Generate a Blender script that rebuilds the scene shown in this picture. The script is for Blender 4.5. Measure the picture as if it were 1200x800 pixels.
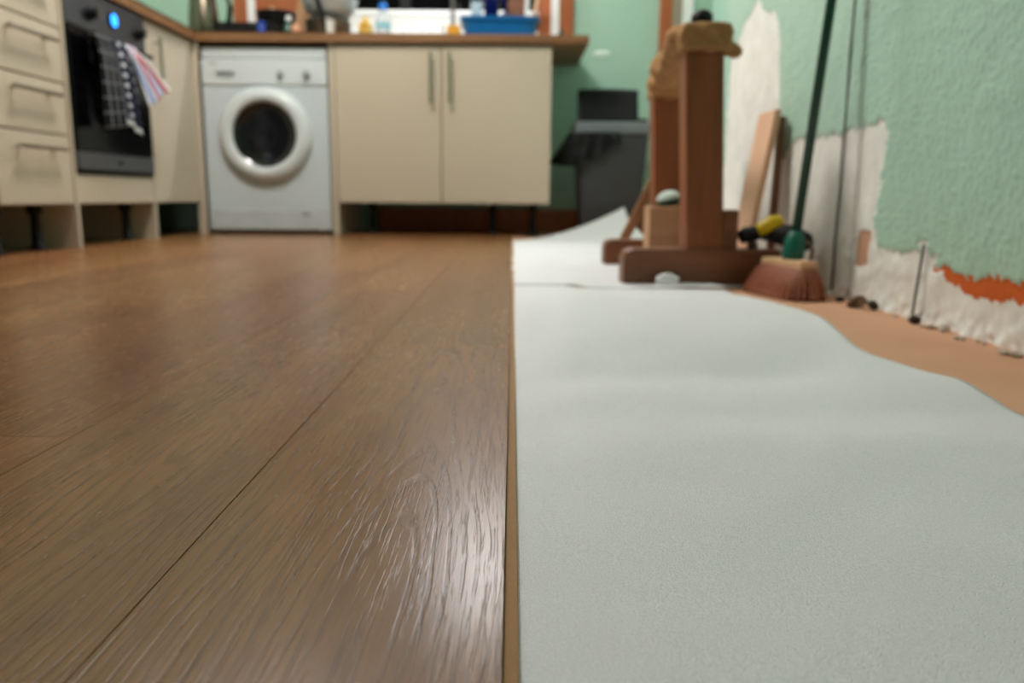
import bpy, bmesh, math, random
from mathutils import Vector, Matrix, noise
random.seed(7)
for o in list(bpy.data.objects): bpy.data.objects.remove(o)
S = bpy.context.scene
C = S.collection

# ------------------------------------------------------------------ camera
CAM_H, PITCH, ROLL, YAW, FPX = 0.1913, 0.1831, 0.0088, 0.0006, 918.9
cd = bpy.data.cameras.new('camera'); cam = bpy.data.objects.new('camera', cd); C.objects.link(cam)
F = Vector((math.sin(YAW)*math.cos(PITCH), math.cos(YAW)*math.cos(PITCH), -math.sin(PITCH)))
Rv = Vector((math.cos(YAW), -math.sin(YAW), 0)); Uv = Rv.cross(F)
c_, s_ = math.cos(ROLL), math.sin(ROLL)
Rc = Rv*c_ + Uv*s_; Uc = Uv*c_ - Rv*s_
M = Matrix((Rc, Uc, -F)).transposed().to_4x4(); M.translation = (0, 0, CAM_H)
cam.matrix_world = M
cd.sensor_fit = 'HORIZONTAL'; cd.sensor_width = 36; cd.lens = FPX/1200*36
cd.clip_start = 0.02
cd.dof.use_dof = True; cd.dof.focus_distance = 0.47; cd.dof.aperture_fstop = 6.0
S.camera = cam

# ------------------------------------------------------------------ world, lamps, exposure
w = bpy.data.worlds.new('night'); S.world = w; w.use_nodes = True
w.node_tree.nodes['Background'].inputs[0].default_value = (0.02, 0.025, 0.03, 1)
w.node_tree.nodes['Background'].inputs[1].default_value = 0.3
def lamp(name, kind, loc, power, color, rot=(0, 0, 0), **k):
    d = bpy.data.lights.new(name, kind); d.energy = power; d.color = color
    for a, b in k.items(): setattr(d, a, b)
    o = bpy.data.objects.new(name, d); o.location = loc; o.rotation_euler = rot; C.objects.link(o); return o
# the ceiling lamp of the room and the strip light over the sink window
lamp('ceiling_light_offscreen', 'POINT', (-0.78, 2.45, 2.26), 82, (1.0, 0.955, 0.895), shadow_soft_size=0.24)
lamp('strip_light_offscreen', 'AREA', (-0.14, 4.36, 2.08), 15, (0.95, 0.97, 1.0), (math.radians(-22), 0, 0), shape='RECTANGLE', size=0.42, size_y=0.10)
S.view_settings.view_transform = 'Standard'; S.view_settings.look = 'None'
S.view_settings.exposure = 0.56; S.view_settings.gamma = 1.0
S.view_settings.use_curve_mapping = False

# ------------------------------------------------------------------ helpers
def lin(c):
    return tuple((v/255/12.92 if v/255 <= .04045 else ((v/255+.055)/1.055)**2.4) for v in c)
class G:
    """tiny node-graph helper"""
    def __init__(s, name):
        s.m = bpy.data.materials.new(name); s.m.use_nodes = True
        s.t = s.m.node_tree; s.b = s.t.nodes['Principled BSDF']
    def n(s, kind, **k):
        x = s.t.nodes.new(kind)
        for a, v in k.items(): setattr(x, a, v)
        return x
    def put(s, v, sock):
        if isinstance(v, bpy.types.NodeSocket): s.t.links.new(v, sock)
        elif v is not None: sock.default_value = v
    def math(s, op, a, b=None, c=None, clamp=False):
        x = s.n('ShaderNodeMath', operation=op, use_clamp=clamp)
        s.put(a, x.inputs[0]); s.put(b, x.inputs[1])
        if c is not None: s.put(c, x.inputs[2])
        return x.outputs[0]
    def mix(s, f, a, b):
        x = s.n('ShaderNodeMix', data_type='RGBA')
        s.put(f, x.inputs[0])
        for v, i in ((a, 6), (b, 7)):
            if isinstance(v, tuple) and len(v) == 3: v = (*v, 1)
            s.put(v, x.inputs[i])
        return x.outputs[2]
    def coord(s, which='Object', scale=(1, 1, 1), off=None):
        c = s.n('ShaderNodeTexCoord').outputs[which]
        x = s.n('ShaderNodeMapping'); s.put(c, x.inputs[0]); x.inputs['Scale'].default_value = scale
        if off is not None: s.put(off, x.inputs['Location'])
        return x.outputs[0]
    def noise(s, vec, scale, detail=3, rough=.55):
        x = s.n('ShaderNodeTexNoise'); s.put(vec, x.inputs['Vector'])
        x.inputs['Scale'].default_value = scale; x.inputs['Detail'].default_value = detail; x.inputs['Roughness'].default_value = rough
        return x.outputs['Fac']
    def ramp(s, f, lo, hi):
        x = s.n('ShaderNodeMapRange'); s.put(f, x.inputs[0]); x.inputs[1].default_value = lo; x.inputs[2].default_value = hi
        return x.outputs[0]
    def bump(s, h, strength=.5, dist=.002):
        x = s.n('ShaderNodeBump'); s.put(h, x.inputs['Height']); x.inputs['Strength'].default_value = strength; x.inputs['Distance'].default_value = dist
        s.t.links.new(x.outputs[0], s.b.inputs['Normal'])
    def fin(s, col=None, rough=None, metal=None, spec=None):
        if col is not None: s.put((*col, 1) if isinstance(col, tuple) and len(col) == 3 else col, s.b.inputs['Base Color'])
        if rough is not None: s.put(rough, s.b.inputs['Roughness'])
        if metal is not None: s.b.inputs['Metallic'].default_value = metal
        if spec is not None: s.b.inputs['Specular IOR Level'].default_value = spec
        return s.m
MATS = {}
def plain(name, rgb, rough=.5, metal=0, var=.12, scale=20, bump=0, spec=None):
    """a colour with slight procedural mottling"""
    if name in MATS: return MATS[name]
    g = G(name); c = lin(rgb); v = g.coord()
    f = g.noise(v, scale, 4)
    col = g.mix(f, tuple(x*(1-var) for x in c), tuple(min(1, x*(1+var)) for x in c))
    if bump: g.bump(g.noise(v, scale*6, 4), .6, bump)
    MATS[name] = g.fin(col, rough, metal, spec); return MATS[name]
def woodmat(name, a, b, rough=.45, axis=1, fine=1.0):
    if name in MATS: return MATS[name]
    g = G(name); sc = [26*fine]*3; sc[axis] = 2.2*fine
    rnd = g.n('ShaderNodeObjectInfo').outputs['Random']
    off = g.n('ShaderNodeCombineXYZ'); 
    for i in range(3): g.put(g.math('MULTIPLY', rnd, 17.0+i*5), off.inputs[i])
    v = g.coord('Object', tuple(sc), off.outputs[0])
    f = g.noise(v, 1.0, 5, .6); f2 = g.noise(v, 5.0, 3, .6)
    k = g.math('MULTIPLY_ADD', f2, .35, g.math('MULTIPLY', f, .9))
    g.bump(k, .35, .002)
    MATS[name] = g.fin(g.mix(g.ramp(k, .38, .85), lin(a), lin(b)), rough); return MATS[name]

def acc(o):
    v = Vector((0, 0, 0))
    while o is not None: v += o.location; o = o.parent
    return v
def obj(name, bm, mat, parent=None, smooth=False, loc=None, bevel=0, seg=2):
    if bevel:
        bmesh.ops.bevel(bm, geom=list(bm.edges), offset=bevel, segments=seg, affect='EDGES', profile=.6, clamp_overlap=True)
    bmesh.ops.recalc_face_normals(bm, faces=list(bm.faces))
    base = acc(parent) if parent else Vector((0, 0, 0))
    if loc is not None: base = Vector(loc)
    bmesh.ops.translate(bm, verts=bm.verts, vec=-base)
    me = bpy.data.meshes.new(name); bm.to_mesh(me); bm.free()
    if mat: me.materials.append(mat)
    if smooth:
        for p in me.polygons: p.use_smooth = True
    o = bpy.data.objects.new(name, me); C.objects.link(o)
    if parent: o.parent = parent; o.location = (0, 0, 0)
    if loc is not None: o.location = Vector(loc) - (acc(parent) if parent else Vector((0, 0, 0)))
    return o
def thing(name, label, cat, loc, group=None):
    o = bpy.data.objects.new(name, None); o.empty_display_size = .05; C.objects.link(o); o.location = loc
    return tag(o, label, cat, group)
def tag(o, label, cat, group=None):
    o['label'] = label; o['category'] = cat
    if group: o['group'] = group
    return o
def struct(o): o['kind'] = 'structure'; return o
def B(): return bmesh.new()
def hexa(bm, p):
    v = [bm.verts.new(q) for q in p]
    for f in ((0, 3, 2, 1), (4, 5, 6, 7), (0, 1, 5, 4), (1, 2, 6, 5), (2, 3, 7, 6), (3, 0, 4, 7)): bm.faces.new([v[i] for i in f])
def box(x0, x1, y0, y1, z0, z1, bm=None):
    bm = bm or B()
    hexa(bm, [(x0, y0, z0), (x1, y0, z0), (x1, y1, z0), (x0, y1, z0), (x0, y0, z1), (x1, y0, z1), (x1, y1, z1), (x0, y1, z1)]); return bm
def lathe(prof, c, n=32, bm=None, axis='Z', caps=True):
    bm = bm or B(); rings = []
    for r, h in prof:
        ring = []
        for i in range(n):
            a = 2*math.pi*i/n; u, v = r*math.cos(a), r*math.sin(a)
            p = {'Z': (u, v, h), 'Y': (u, h, v), 'X': (h, u, v)}[axis]
            ring.append(bm.verts.new((c[0]+p[0], c[1]+p[1], c[2]+p[2])))
        rings.append(ring)
    for a, b in zip(rings, rings[1:]):
        for i in range(n): bm.faces.new((a[i], a[(i+1) % n], b[(i+1) % n], b[i]))
    if caps:
        bm.faces.new(list(reversed(rings[0]))); bm.faces.new(rings[-1])
    return bm
def tube(pts, r, n=10, bm=None, caps=True):
    bm = bm or B(); pts = [Vector(p) for p in pts]; rings = []
    rr = r if isinstance(r, (list, tuple)) else [r]*len(pts)
    for i, p in enumerate(pts):
        t = (pts[min(i+1, len(pts)-1)] - pts[max(i-1, 0)]).normalized()
        a = t.cross(Vector((0, 0, 1))) if abs(t.z) < .95 else t.cross(Vector((0, 1, 0)))
        a.normalize(); b = t.cross(a)
        rings.append([bm.verts.new(p + (a*math.cos(2*math.pi*k/n) + b*math.sin(2*math.pi*k/n))*rr[i]) for k in range(n)])
    for a, b in zip(rings, rings[1:]):
        for k in range(n): bm.faces.new((a[k], a[(k+1) % n], b[(k+1) % n], b[k]))
    if caps: bm.faces.new(list(reversed(rings[0]))); bm.faces.new(rings[-1])
    return bm
def ball(c, r, sub=3, bm=None, scale=(1, 1, 1), rot=None):
    bm = bm or B()
    m = Matrix.Translation(c) @ (rot or Matrix.Identity(4)) @ Matrix.Diagonal((r*scale[0], r*scale[1], r*scale[2], 1))
    bmesh.ops.create_icosphere(bm, subdivisions=sub, radius=1, matrix=m); return bm
def grid(fn, nu, nv, bm=None, uv=False):
    bm = bm or B(); V = [[bm.verts.new(fn(i/nu, j/nv)) for j in range(nv+1)] for i in range(nu+1)]
    lay = bm.loops.layers.uv.new('UVMap') if uv else None
    for i in range(nu):
        for j in range(nv):
            f = bm.faces.new((V[i][j], V[i+1][j], V[i+1][j+1], V[i][j+1]))
            if lay:
                for l, (a, b) in zip(f.loops, ((i, j), (i+1, j), (i+1, j+1), (i, j+1))): l[lay].uv = (a/nu, b/nv)
    return bm
def beam(p0, p1, wx, wy, bm=None, up=(0, 1, 0)):
    """rectangular bar between two points"""
    bm = bm or B(); p0, p1 = Vector(p0), Vector(p1); t = (p1-p0).normalized()
    b = Vector(up); a = t.cross(b).normalized(); b = a.cross(t).normalized(); q = []
    for p in (p0, p1):
        for s, k in ((-1, -1), (1, -1), (1, 1), (-1, 1)): q.append(p + a*s*wx/2 + b*k*wy/2)
    hexa(bm, q); return bm
def solid(o, t, off=-1):
    m = o.modifiers.new('thickness', 'SOLIDIFY'); m.thickness = t; m.offset = off; return o
def lumpy(o, vox, disp=0, size=.05, smooth=4):
    m = o.modifiers.new('remesh', 'REMESH'); m.mode = 'VOXEL'; m.voxel_size = vox; m.use_smooth_shade = True
    s = o.modifiers.new('smooth', 'SMOOTH'); s.factor = .5; s.iterations = smooth
    if disp:
        t = bpy.data.textures.new(o.name, 'CLOUDS'); t.noise_scale = size
        d = o.modifiers.new('folds', 'DISPLACE'); d.texture = t; d.strength = disp; d.texture_coords = 'LOCAL'
    return o
def N(x, y, z=0.0): return noise.noise(Vector((x, y, z)))
def fbm(x, y, z=0, o=3):
    return sum(noise.noise(Vector((x*2**k, y*2**k, z+k*7.3)))/2**k for k in range(o))

# ------------------------------------------------------------------ materials
def laminate():
    g = G('oak_laminate')
    rnd = g.n('ShaderNodeObjectInfo').outputs['Random']
    tc = g.n('ShaderNodeTexCoord').outputs['Object']
    sep = g.n('ShaderNodeSeparateXYZ'); g.put(tc, sep.inputs[0]); x, y = sep.outputs[0], sep.outputs[1]
    r1 = g.math('MULTIPLY', rnd, 37.0); r2 = g.math('FRACT', g.math('MULTIPLY', rnd, 91.7))
    def vec(sx, sy, k=1.0):
        v = g.n('ShaderNodeCombineXYZ'); g.put(g.math('MULTIPLY', x, sx), v.inputs[0]); g.put(g.math('MULTIPLY', y, sy), v.inputs[1]); g.put(g.math('MULTIPLY', r1, k), v.inputs[2]); return v.outputs[0]
    n1 = g.noise(vec(7, 2.4), 1, 2); n2 = g.noise(vec(3, 1.5, 1.7), 1, 2); nf = g.noise(vec(60, 8), 1, 3)
    xx = g.math('ADD', g.math('MULTIPLY_ADD', n1, .05, -.025), g.math('ADD', x, g.math('MULTIPLY_ADD', r2, .09, -.03)))
    xx = g.math('ADD', xx, g.math('MULTIPLY_ADD', nf, .0026, -.0013))
    zz = g.math('ADD', g.math('MULTIPLY_ADD', n2, .06, -.01), g.math('MULTIPLY', y, .055))
    d = g.math('SQRT', g.math('ADD', g.math('MULTIPLY', xx, xx), g.math('MULTIPLY', zz, zz)))
    ring = g.math('MULTIPLY_ADD', g.math('SINE', g.math('MULTIPLY', d, 2*math.pi/.0068)), .5, .5)
    pores = g.ramp(g.noise(vec(620, 16, 1.3), 1, 3, .6), .54, .63)
    fine = g.ramp(g.noise(vec(1100, 40, .6), 1, 2), .45, .7)
    broad = g.noise(vec(14, 1.1, 2.1), 1, 4)
    mott = g.ramp(g.noise(vec(30, 4, 1.4), 1, 3), .35, .7)
    vein = g.ramp(ring, .70, .96)
    base = g.mix(g.ramp(broad, .3, .7), lin((130, 86, 50)), lin((160, 114, 72)))
    base = g.mix(g.math('MULTIPLY', mott, .28), base, lin((104, 74, 46)))
    base = g.mix(g.math('MULTIPLY', vein, .30), base, lin((84, 56, 34)))
    base = g.mix(g.math('MULTIPLY', pores, .42), base, lin((76, 50, 31)))
    base = g.mix(g.math('MULTIPLY', fine, .22), base, lin((92, 62, 37)))
    tint = g.n('ShaderNodeHueSaturation'); g.put(base, tint.inputs['Color']); g.put(g.math('MULTIPLY_ADD', r2, .24, .88), tint.inputs['Value'])
    g.put(g.math('MULTIPLY_ADD', rnd, .012, .494), tint.inputs['Hue'])
    # embossed grain: sunk veins broken up along the board
    br = g.ramp(g.noise(vec(90, 22, .9), 1, 3), .38, .58)
    emb = g.math('MULTIPLY', g.ramp(ring, .72, .93), br)
    h = g.math('ADD', g.math('MULTIPLY', emb, -1.0), g.math('ADD', g.math('MULTIPLY', pores, -.55), g.math('MULTIPLY', fine, -.16)))
    g.bump(h, .65, .00010)
    rough = g.math('ADD', .255, g.math('MULTIPLY', emb, .02))
    return g.fin(tint.outputs[0], rough, 0, .24)
M_LAM = laminate()
M_TONGUE = plain('fibreboard_tongue', (164, 122, 78), .8, 0, .15, 300)
M_GROOVE = plain('fibreboard_edge', (164, 122, 78), .9, 0, .15, 200, 0, .1)
M_SUB = plain('bare_pink_floor', (206, 156, 124), .8, 0, .10, 6, .0008)
M_CREAM = plain('cream_laminate', (192, 179, 160), .42, 0, .03, 5)
M_CREAM_IN = plain('cream_board', (176, 164, 142), .5, 0, .04, 8)
M_STEEL = plain('brushed_steel', (172, 170, 166), .28, 1, .08, 60)
M_CHROME = plain('satin_chrome', (176, 168, 156), .26, 1, .05, 40)
M_PANEL = plain('oven_steel', (120, 122, 128), .36, 1, .08, 70)
M_BLK = plain('black_plastic', (9, 9, 10), .55, 0, .2, 30, 0, .25)
M_BLKG = plain('black_oven_glass', (6, 6, 8), .18, 0, .1, 10, 0, .2)
M_WORK = woodmat('worktop_wood', (112, 76, 45), (146, 102, 64), .45, 0, .7)
M_WHITE = plain('white_enamel', (194, 203, 208), .3, 0, .03, 6)
M_WHITE2 = plain('white_plastic', (204, 210, 213), .35, 0, .03, 6)
M_UPVC = plain('white_window_plastic', (240, 240, 240), .35, 0, .02, 6)
M_CASE = woodmat('orange_brown_casing', (150, 78, 38), (180, 100, 56), .4, 2)
M_STAND = woodmat('brown_varnished_timber', (116, 62, 30), (156, 86, 44), .45, 2)
M_STANDX = woodmat('brown_varnished_timber_foot', (100, 58, 34), (138, 82, 50), .45, 0)
M_LIGHTWOOD = woodmat('bare_pine', (222, 174, 140), (238, 196, 164), .6, 2)
M_PALEBLK = woodmat('dull_pine', (178, 130, 94), (204, 156, 118), .6, 0)

def green_wall(name, rough_relief=True):
    g = G(name); v = g.coord()
    f = g.noise(v, 3.0, 4); k = g.noise(v, 60, 5, .6)
    col = g.mix(f, lin((160, 194, 176)), lin((172, 206, 188)))
    col = g.mix(g.math('MULTIPLY', g.ramp(k, .5, .8), .25), col, lin((140, 178, 158)))
    g.bump(g.noise(v, 110, 5, .65), .35, .003 if rough_relief else .0012)
    return g.fin(col, .55, 0, .4)
M_GREEN = green_wall('mint_green_paint', False)

def stripped_wall():
    g = G('mint_green_stucco_stripped'); v = g.coord()
    def at(n): 
        a = g.n('ShaderNodeAttribute', attribute_name=n); return a.outputs['Fac']
    brk = g.math('MULTIPLY_ADD', g.noise(v, 90, 4, .7), .5, -.25)
    def mask(n): return g.ramp(g.math('ADD', at(n), brk), .45, .55)
    f = g.noise(v, 3.0, 4)
    col = g.mix(f, lin((166, 198, 182)), lin((180, 212, 196)))
    pl = g.mix(g.ramp(g.noise(v, 14, 5), .35, .7), lin((234, 231, 227)), lin((246, 245, 242)))
    pl = g.mix(g.math('MULTIPLY', g.ramp(g.noise(v, 40, 4), .6, .75), .5), pl, lin((214, 200, 186)))
    col = g.mix(mask('plaster'), col, pl)
    col = g.mix(mask('orange'), col, lin((206, 94, 28)))
    col = g.mix(mask('pink'), col, lin((206, 158, 130)))
    g.bump(g.noise(v, 240, 4, .6), .3, .0012)
    return g.fin(col, .55, 0, .4)
M_STRIP = stripped_wall()

def foam():
    g = G('white_foam_underlay'); v = g.coord()
    f = g.noise(v, 5, 3); k = g.noise(v, 850, 2, .6); k2 = g.noise(v, 260, 2)
    col = g.mix(f, lin((238, 236, 241)), lin((247, 246, 250)))
    col = g.mix(g.math('MULTIPLY', g.ramp(k, .42, .60), .38), col, lin((196, 202, 202)))
    g.bump(g.math('ADD', k, g.math('MULTIPLY', k2, .25)), .8, .0016)
    return g.fin(col, .42, 0, .45)
M_FOAM = foam()

# ------------------------------------------------------------------ the room
XE, PW = -0.0024, 0.1737
SUBZ = -0.0105
YB, XLW, XRW, XRF, YJOG, CEIL, YF = 4.47, -2.10, 0.69, 1.06, 2.68, 2.42, -4.6
floor = struct(obj('floor', box(XLW-.1, 1.9, YF-.1, YB+.1, -.08, SUBZ), M_SUB))
struct(obj('ceiling', box(XLW-.1, 1.9, YF-.1, YB+.1, CEIL, CEIL+.1), plain('ceiling_white', (206, 204, 200), .8, 0, .03, 4)))
# laminate boards, each a part of the floor
def plank_mesh(L):
    bm = box(-PW/2+.0004, PW/2-.0004, -L/2+.0004, L/2-.0004, -.0078, 0)
    top = [e for e in bm.edges if all(v.co.z > -.001 for v in e.verts)]
    bmesh.ops.bevel(bm, geom=top, offset=.0002, segments=1, affect='EDGES', profile=.5)
    bm.normal_update()
    for f in bm.faces: f.material_index = 1 if .2 < f.normal.z < .95 else 0
    me = bpy.data.meshes.new('plank'); bm.to_mesh(me); bm.free(); me.materials.append(M_LAM); me.materials.append(M_GROOVE); return me
PM = {}
def plank(r, y0, y1):
    L = round(y1-y0, 3)
    if L not in PM: PM[L] = plank_mesh(L)
    o = bpy.data.objects.new('plank', PM[L]); C.objects.link(o); o.parent = floor
    o.location = (XE-(r+.5)*PW, (y0+y1)/2, 0)
    if r == 0:
        bm = box(XE-.0005, XE+.0068, y0+.0004, y1-.0004, -.0066, -.0036)
        t = obj('tongue', bm, M_TONGUE, o, bevel=.0006, seg=1)
    return o
LEN = 1.38
JOINT = {0: 1.0, 1: 1.60, 2: .60, 3: 1.35, 4: .80}
for r in range(12):
    j = JOINT.get(r, (r*.53) % LEN + .12) - 2*LEN; 
    y = j
    while y < YB:
        a, b = max(y, -1.0), min(y+LEN, YB-.005)
        if b-a > .02: plank(r, round(a, 3), round(b, 3))
        y += LEN

# walls
bm = box(XLW-.12, -1.43, YB, YB+.14, SUBZ, CEIL)
box(.235, XRF+.12, YB, YB+.14, SUBZ, CEIL, bm); box(-1.43, .235, YB, YB+.14, SUBZ, 1.0, bm); box(-1.43, .235, YB, YB+.14, 1.95, CEIL, bm)
wall_back = struct(obj('wall_back', bm, M_GREEN))
bm = ball((.475, YB, .955), 1, 3, None, (.052, .003, .016))  # flat oval streak on the back wall, paler than the paint around it
obj('pale_streak', bm, plain('matte_pale_green', (214, 226, 220), .8), wall_back, smooth=True)
wall_left = struct(obj('wall_left', box(XLW-.12, XLW, YF, YB, SUBZ, CEIL), M_GREEN))
struct(obj('wall_front', box(XLW-.12, 1.9, YF-.12, YF, SUBZ, CEIL), M_GREEN))
struct(obj('wall_alcove', box(XRF, XRF+.12, YJOG, YB, SUBZ, CEIL), M_GREEN))
bm = box(XRW+.004, XRF+.12, YJOG-.10, YJOG, SUBZ, CEIL)
struct(obj('wall_return', bm, M_GREEN))

# right wall: rough stucco, stripped to plaster low down, real relief
def inpoly(p, poly):
    ins = False; x, y = p; j = len(poly)-1
    for i in range(len(poly)):
        xi, yi = poly[i]; xj, yj = poly[j]
        if (yi > y) != (yj > y) and x < (xj-xi)*(y-yi)/(yj-yi)+xi: ins = not ins
        j = i
    return ins
PLASTER = [(2.62, .62), (2.50, .70), (2.36, .75), (2.30, .70), (2.20, .68), (2.155, .64), (2.12, .45), (2.10, .30), (2.06, .285), (2.02, .32), (1.96, .335), (1.80, .33), (1.70, .325), (1.60, .335), (1.51, .335), (1.495, .31), (1.50, .22),
           (1.515, .14), (1.49, .105), (1.44, .10), (1.39, .097), (1.345, .105), (1.335, .125), (1.318, .125), (1.30, .10), (1.26, .085), (1.22, .062), (1.16, .052), (1.05, .052), (.9, .055), (.6, .06), (.6, -.1), (2.64, -.1), (2.63, .3)]
ORANGE = [(1.285, .083), (1.245, .093), (1.205, .077), (1.17, .078), (1.10, .081), (1.03, .080), (.95, .086), (.8, .08), (.6, .085), (.6, .052), (.95, .05), (1.06, .053), (1.16, .049), (1.21, .058), (1.25, .07)]
PINK = [(1.585, .130), (1.530, .132), (1.535, .062), (1.59, .058)]
def wallgrid(y0, y1, z0, z1, st, name, mat, attrs):
    ny, nz = int((y1-y0)/st), int((z1-z0)/st)
    vs, fs, A = [], [], {'plaster': [], 'orange': [], 'pink': []}
    for i in range(ny+1):
        y = y0+(y1-y0)*i/ny
        for j in range(nz+1):
            z = z0+(z1-z0)*j/nz
            jy, jz = y+.012*N(y*40, z*40, 1)+.008*N(y*110, z*110, 4), z+.012*N(y*40, z*40, 2)+.008*N(y*110, z*110, 5)
            pl = inpoly((jy, jz), PLASTER); og = inpoly((jy, jz), ORANGE); pk = inpoly((y+.004*N(y*90, z*90, 2), z+.004*N(y*90, z*90, 9)), PINK)
            n = fbm(y*135, z*135, 3, 3); lump = max(0, n)
            d = .0034*lump + .0012*fbm(y*22, z*22, 8, 2)
            if pl: d = -.003 + .0010*fbm(y*30, z*30, 5, 3) + (.004*max(0, fbm(y*16, z*22, 2, 3)) if z < .12 else 0)
            if og: d = -.002 + .0006*n
            if z < .05: d += .006*(1-z/.05)**2*(.4+fbm(y*45, z*45, 6, 3)) if pl else 0
            if pk: d = -.006
            vs.append((XRW-d, y, z)); A['plaster'].append(float(pl)); A['orange'].append(float(og)); A['pink'].append(float(pk))
    for i in range(ny):
        for j in range(nz):
            a = i*(nz+1)+j; fs.append((a, a+1, a+nz+2, a+nz+1))
    me = bpy.data.meshes.new(name); me.from_pydata(vs, [], fs); me.materials.append(mat)
    for k, v in A.items():
        at = me.attributes.new(k, 'FLOAT', 'POINT'); at.data.foreach_set('value', v)
    for p in me.polygons: p.use_smooth = True
    o = bpy.data.objects.new(name, me); C.objects.link(o); return o
wall_right = struct(wallgrid(.85, YJOG, SUBZ, 1.0, .0042, 'wall_right', M_STRIP, True))
# the rest of the same wall, outside the stripped part
M_STUC = green_wall('mint_green_stucco')
obj('upper_wall', box(XRW, XRW+.10, .85, YJOG, 1.0, CEIL), M_STUC, wall_right)
obj('near_wall', box(XRW, XRW+.10, YF, .85, SUBZ, CEIL), M_STUC, wall_right)
obj('wall_core', box(XRW+.012, XRW+.10, .85, YJOG, SUBZ, 1.0), M_STUC, wall_right)
# cables run down the wall
M_CABLE = plain('dark_grey_cable', (96, 99, 97), .6, 0, .2, 60)
pts = [(XRW-.0015+.0006*math.sin(i*1.9), 1.684+.0015*math.sin(i*.8), -.006+i/24*1.3) for i in range(25)]
tag(obj('cable', tube(pts, .0028, 8), M_CABLE, smooth=True), 'long thin dark grey cable running straight down the green wall', 'cable')
pts = [(XRW-.011+.0075*i/8, 1.316, .0+i/8*.118) for i in range(9)]
tag(obj('cable', tube(pts, .0024, 8), M_CABLE, smooth=True), 'short grey cable stub low on the white plaster beside orange paint', 'cable')

# window over the sink, with timber casing
win = struct(obj('window_1', box(-1.43, .235, YB+.02, YB+.09, 1.0, 1.175), M_UPVC, bevel=.006))
obj('window_sill', box(-1.43, .235, YB-.05, YB+.03, 1.0, 1.028), M_UPVC, win, bevel=.006)
obj('bead', box(-1.40, .205, YB+.008, YB+.022, 1.145, 1.165), M_UPVC, win, bevel=.003)
for x0, x1 in ((-1.43, -1.36), (.165, .235), (-.62, -.56)):
    obj('frame', box(x0, x1, YB+.025, YB+.085, 1.175, 1.95), M_UPVC if x0 < -1 or x0 > 0 else M_BLK, win, bevel=.004)
obj('frame', box(-1.43, .235, YB+.025, YB+.085, 1.88, 1.95), M_UPVC, win, bevel=.004)
g = G('night_glass'); M_NIGHT = g.fin(lin((8, 9, 10)), .05, 0, .3)
for x0, x1 in ((-1.36, -.62), (-.56, .165)):
    obj('pane', box(x0, x1, YB+.05, YB+.062, 1.175, 1.88), M_NIGHT, win)
for x0, x1, m, y in ((-1.505, -1.428, M_CASE, .022), (-1.428, -1.39, M_UPVC, .03), (-1.39, -1.31, M_CASE, .012), (.235, .318, M_CASE, .022), (.198, .24, M_UPVC, .03), (.13, .198, M_CASE, .012)):
    obj('casing', box(x0, x1, YB-y, YB+.025, .93, 1.95), m, win, bevel=.003)
obj('casing', box(-1.505, .318, YB-.022, YB+.001, 1.95, 2.03), M_CASE, win, bevel=.003)
# timber frame in the alcove corner
tr = struct(obj('trim_1', box(.78, .844, YB-.03, YB, SUBZ, 2.05), M_CASE, bevel=.003))
obj('jamb', box(.844, .902, YB-.02, YB, SUBZ, 2.05), plain('grey_beige_jamb', (158, 146, 128), .6), tr, bevel=.002)
obj('white_edge', box(.902, .957, YB-.026, YB, SUBZ, 2.05), M_UPVC, tr, bevel=.003)
struct(obj('baseboard_back', box(-.75, .78, YB-.018, YB, SUBZ, .12), M_CASE, bevel=.003))

# ------------------------------------------------------------------ underlay sheets
def sm(t): t = max(0, min(1, t)); return t*t*(3-2*t)
def interp(P, y):
    if y <= P[0][0]: return P[0][1]
    for k, ((a, xa), (b, xb)) in enumerate(zip(P, P[1:])):
        if a <= y <= b:
            x0 = P[max(k-1, 0)]; x3 = P[min(k+2, len(P)-1)]; t = (y-a)/(b-a)
            m0 = (xb-x0[1])/(b-x0[0])*(b-a); m1 = (x3[1]-xa)/(x3[0]-a)*(b-a)
            return (2*t**3-3*t**2+1)*xa+(t**3-2*t**2+t)*m0+(-2*t**3+3*t**2)*xb+(t**3-t**2)*m1
    return P[-1][1]
def edgeX(y):
    return .008+interp([(-.5, .47), (.70, .470), (.84, .474), (.88, .458), (.957, .430), (1.05, .434), (1.157, .445), (1.27, .430), (1.4, .430), (1.5, .440), (1.85, .46)], y)
def zsheet(x, y):
    yy = y-.05*x*(1 if y < 1.0 else .4)
    z = interp([(.2, 0), (.4, .001), (.5, .003), (.6, .0065), (.68, .002), (.74, .0035), (.785, .003), (.825, .0012), (.85, .003), (.91, .014), (.98, .0245), (1.1, .029), (1.22, .030), (1.35, .026), (1.5, .013), (1.65, .004), (1.8, 0)], yy)*sm((x+.015)/.10)
    z += .007*math.exp(-((y-.835)/.07)**2)*sm((x-.26)/.15) - .006*math.exp(-((y-.98)/.06)**2)*sm((x-.28)/.14)
    z += .0018*fbm(x*7, y*9, 2, 2)*sm(x/.05)*(1 if y < 1.6 else 0)
    return max(z, -.0008)
def under(u, v):
    y = -.4+u*2.20; xr = edgeX(y)+.002*N(y*30, 3.1); x = -.004+(xr+.004)*v
    if y > 1.60: y -= .09*sm((x-.09)/.08)*(y-1.60)/.20
    return (x, y, SUBZ+.0032+zsheet(x, y))
o = solid(obj('foam_underlay', grid(under, 260, 64), M_FOAM, smooth=True), .0026)
tag(o, 'large white foam underlay sheet with wavy edge beside the laminate boards', 'underlay')
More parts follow.
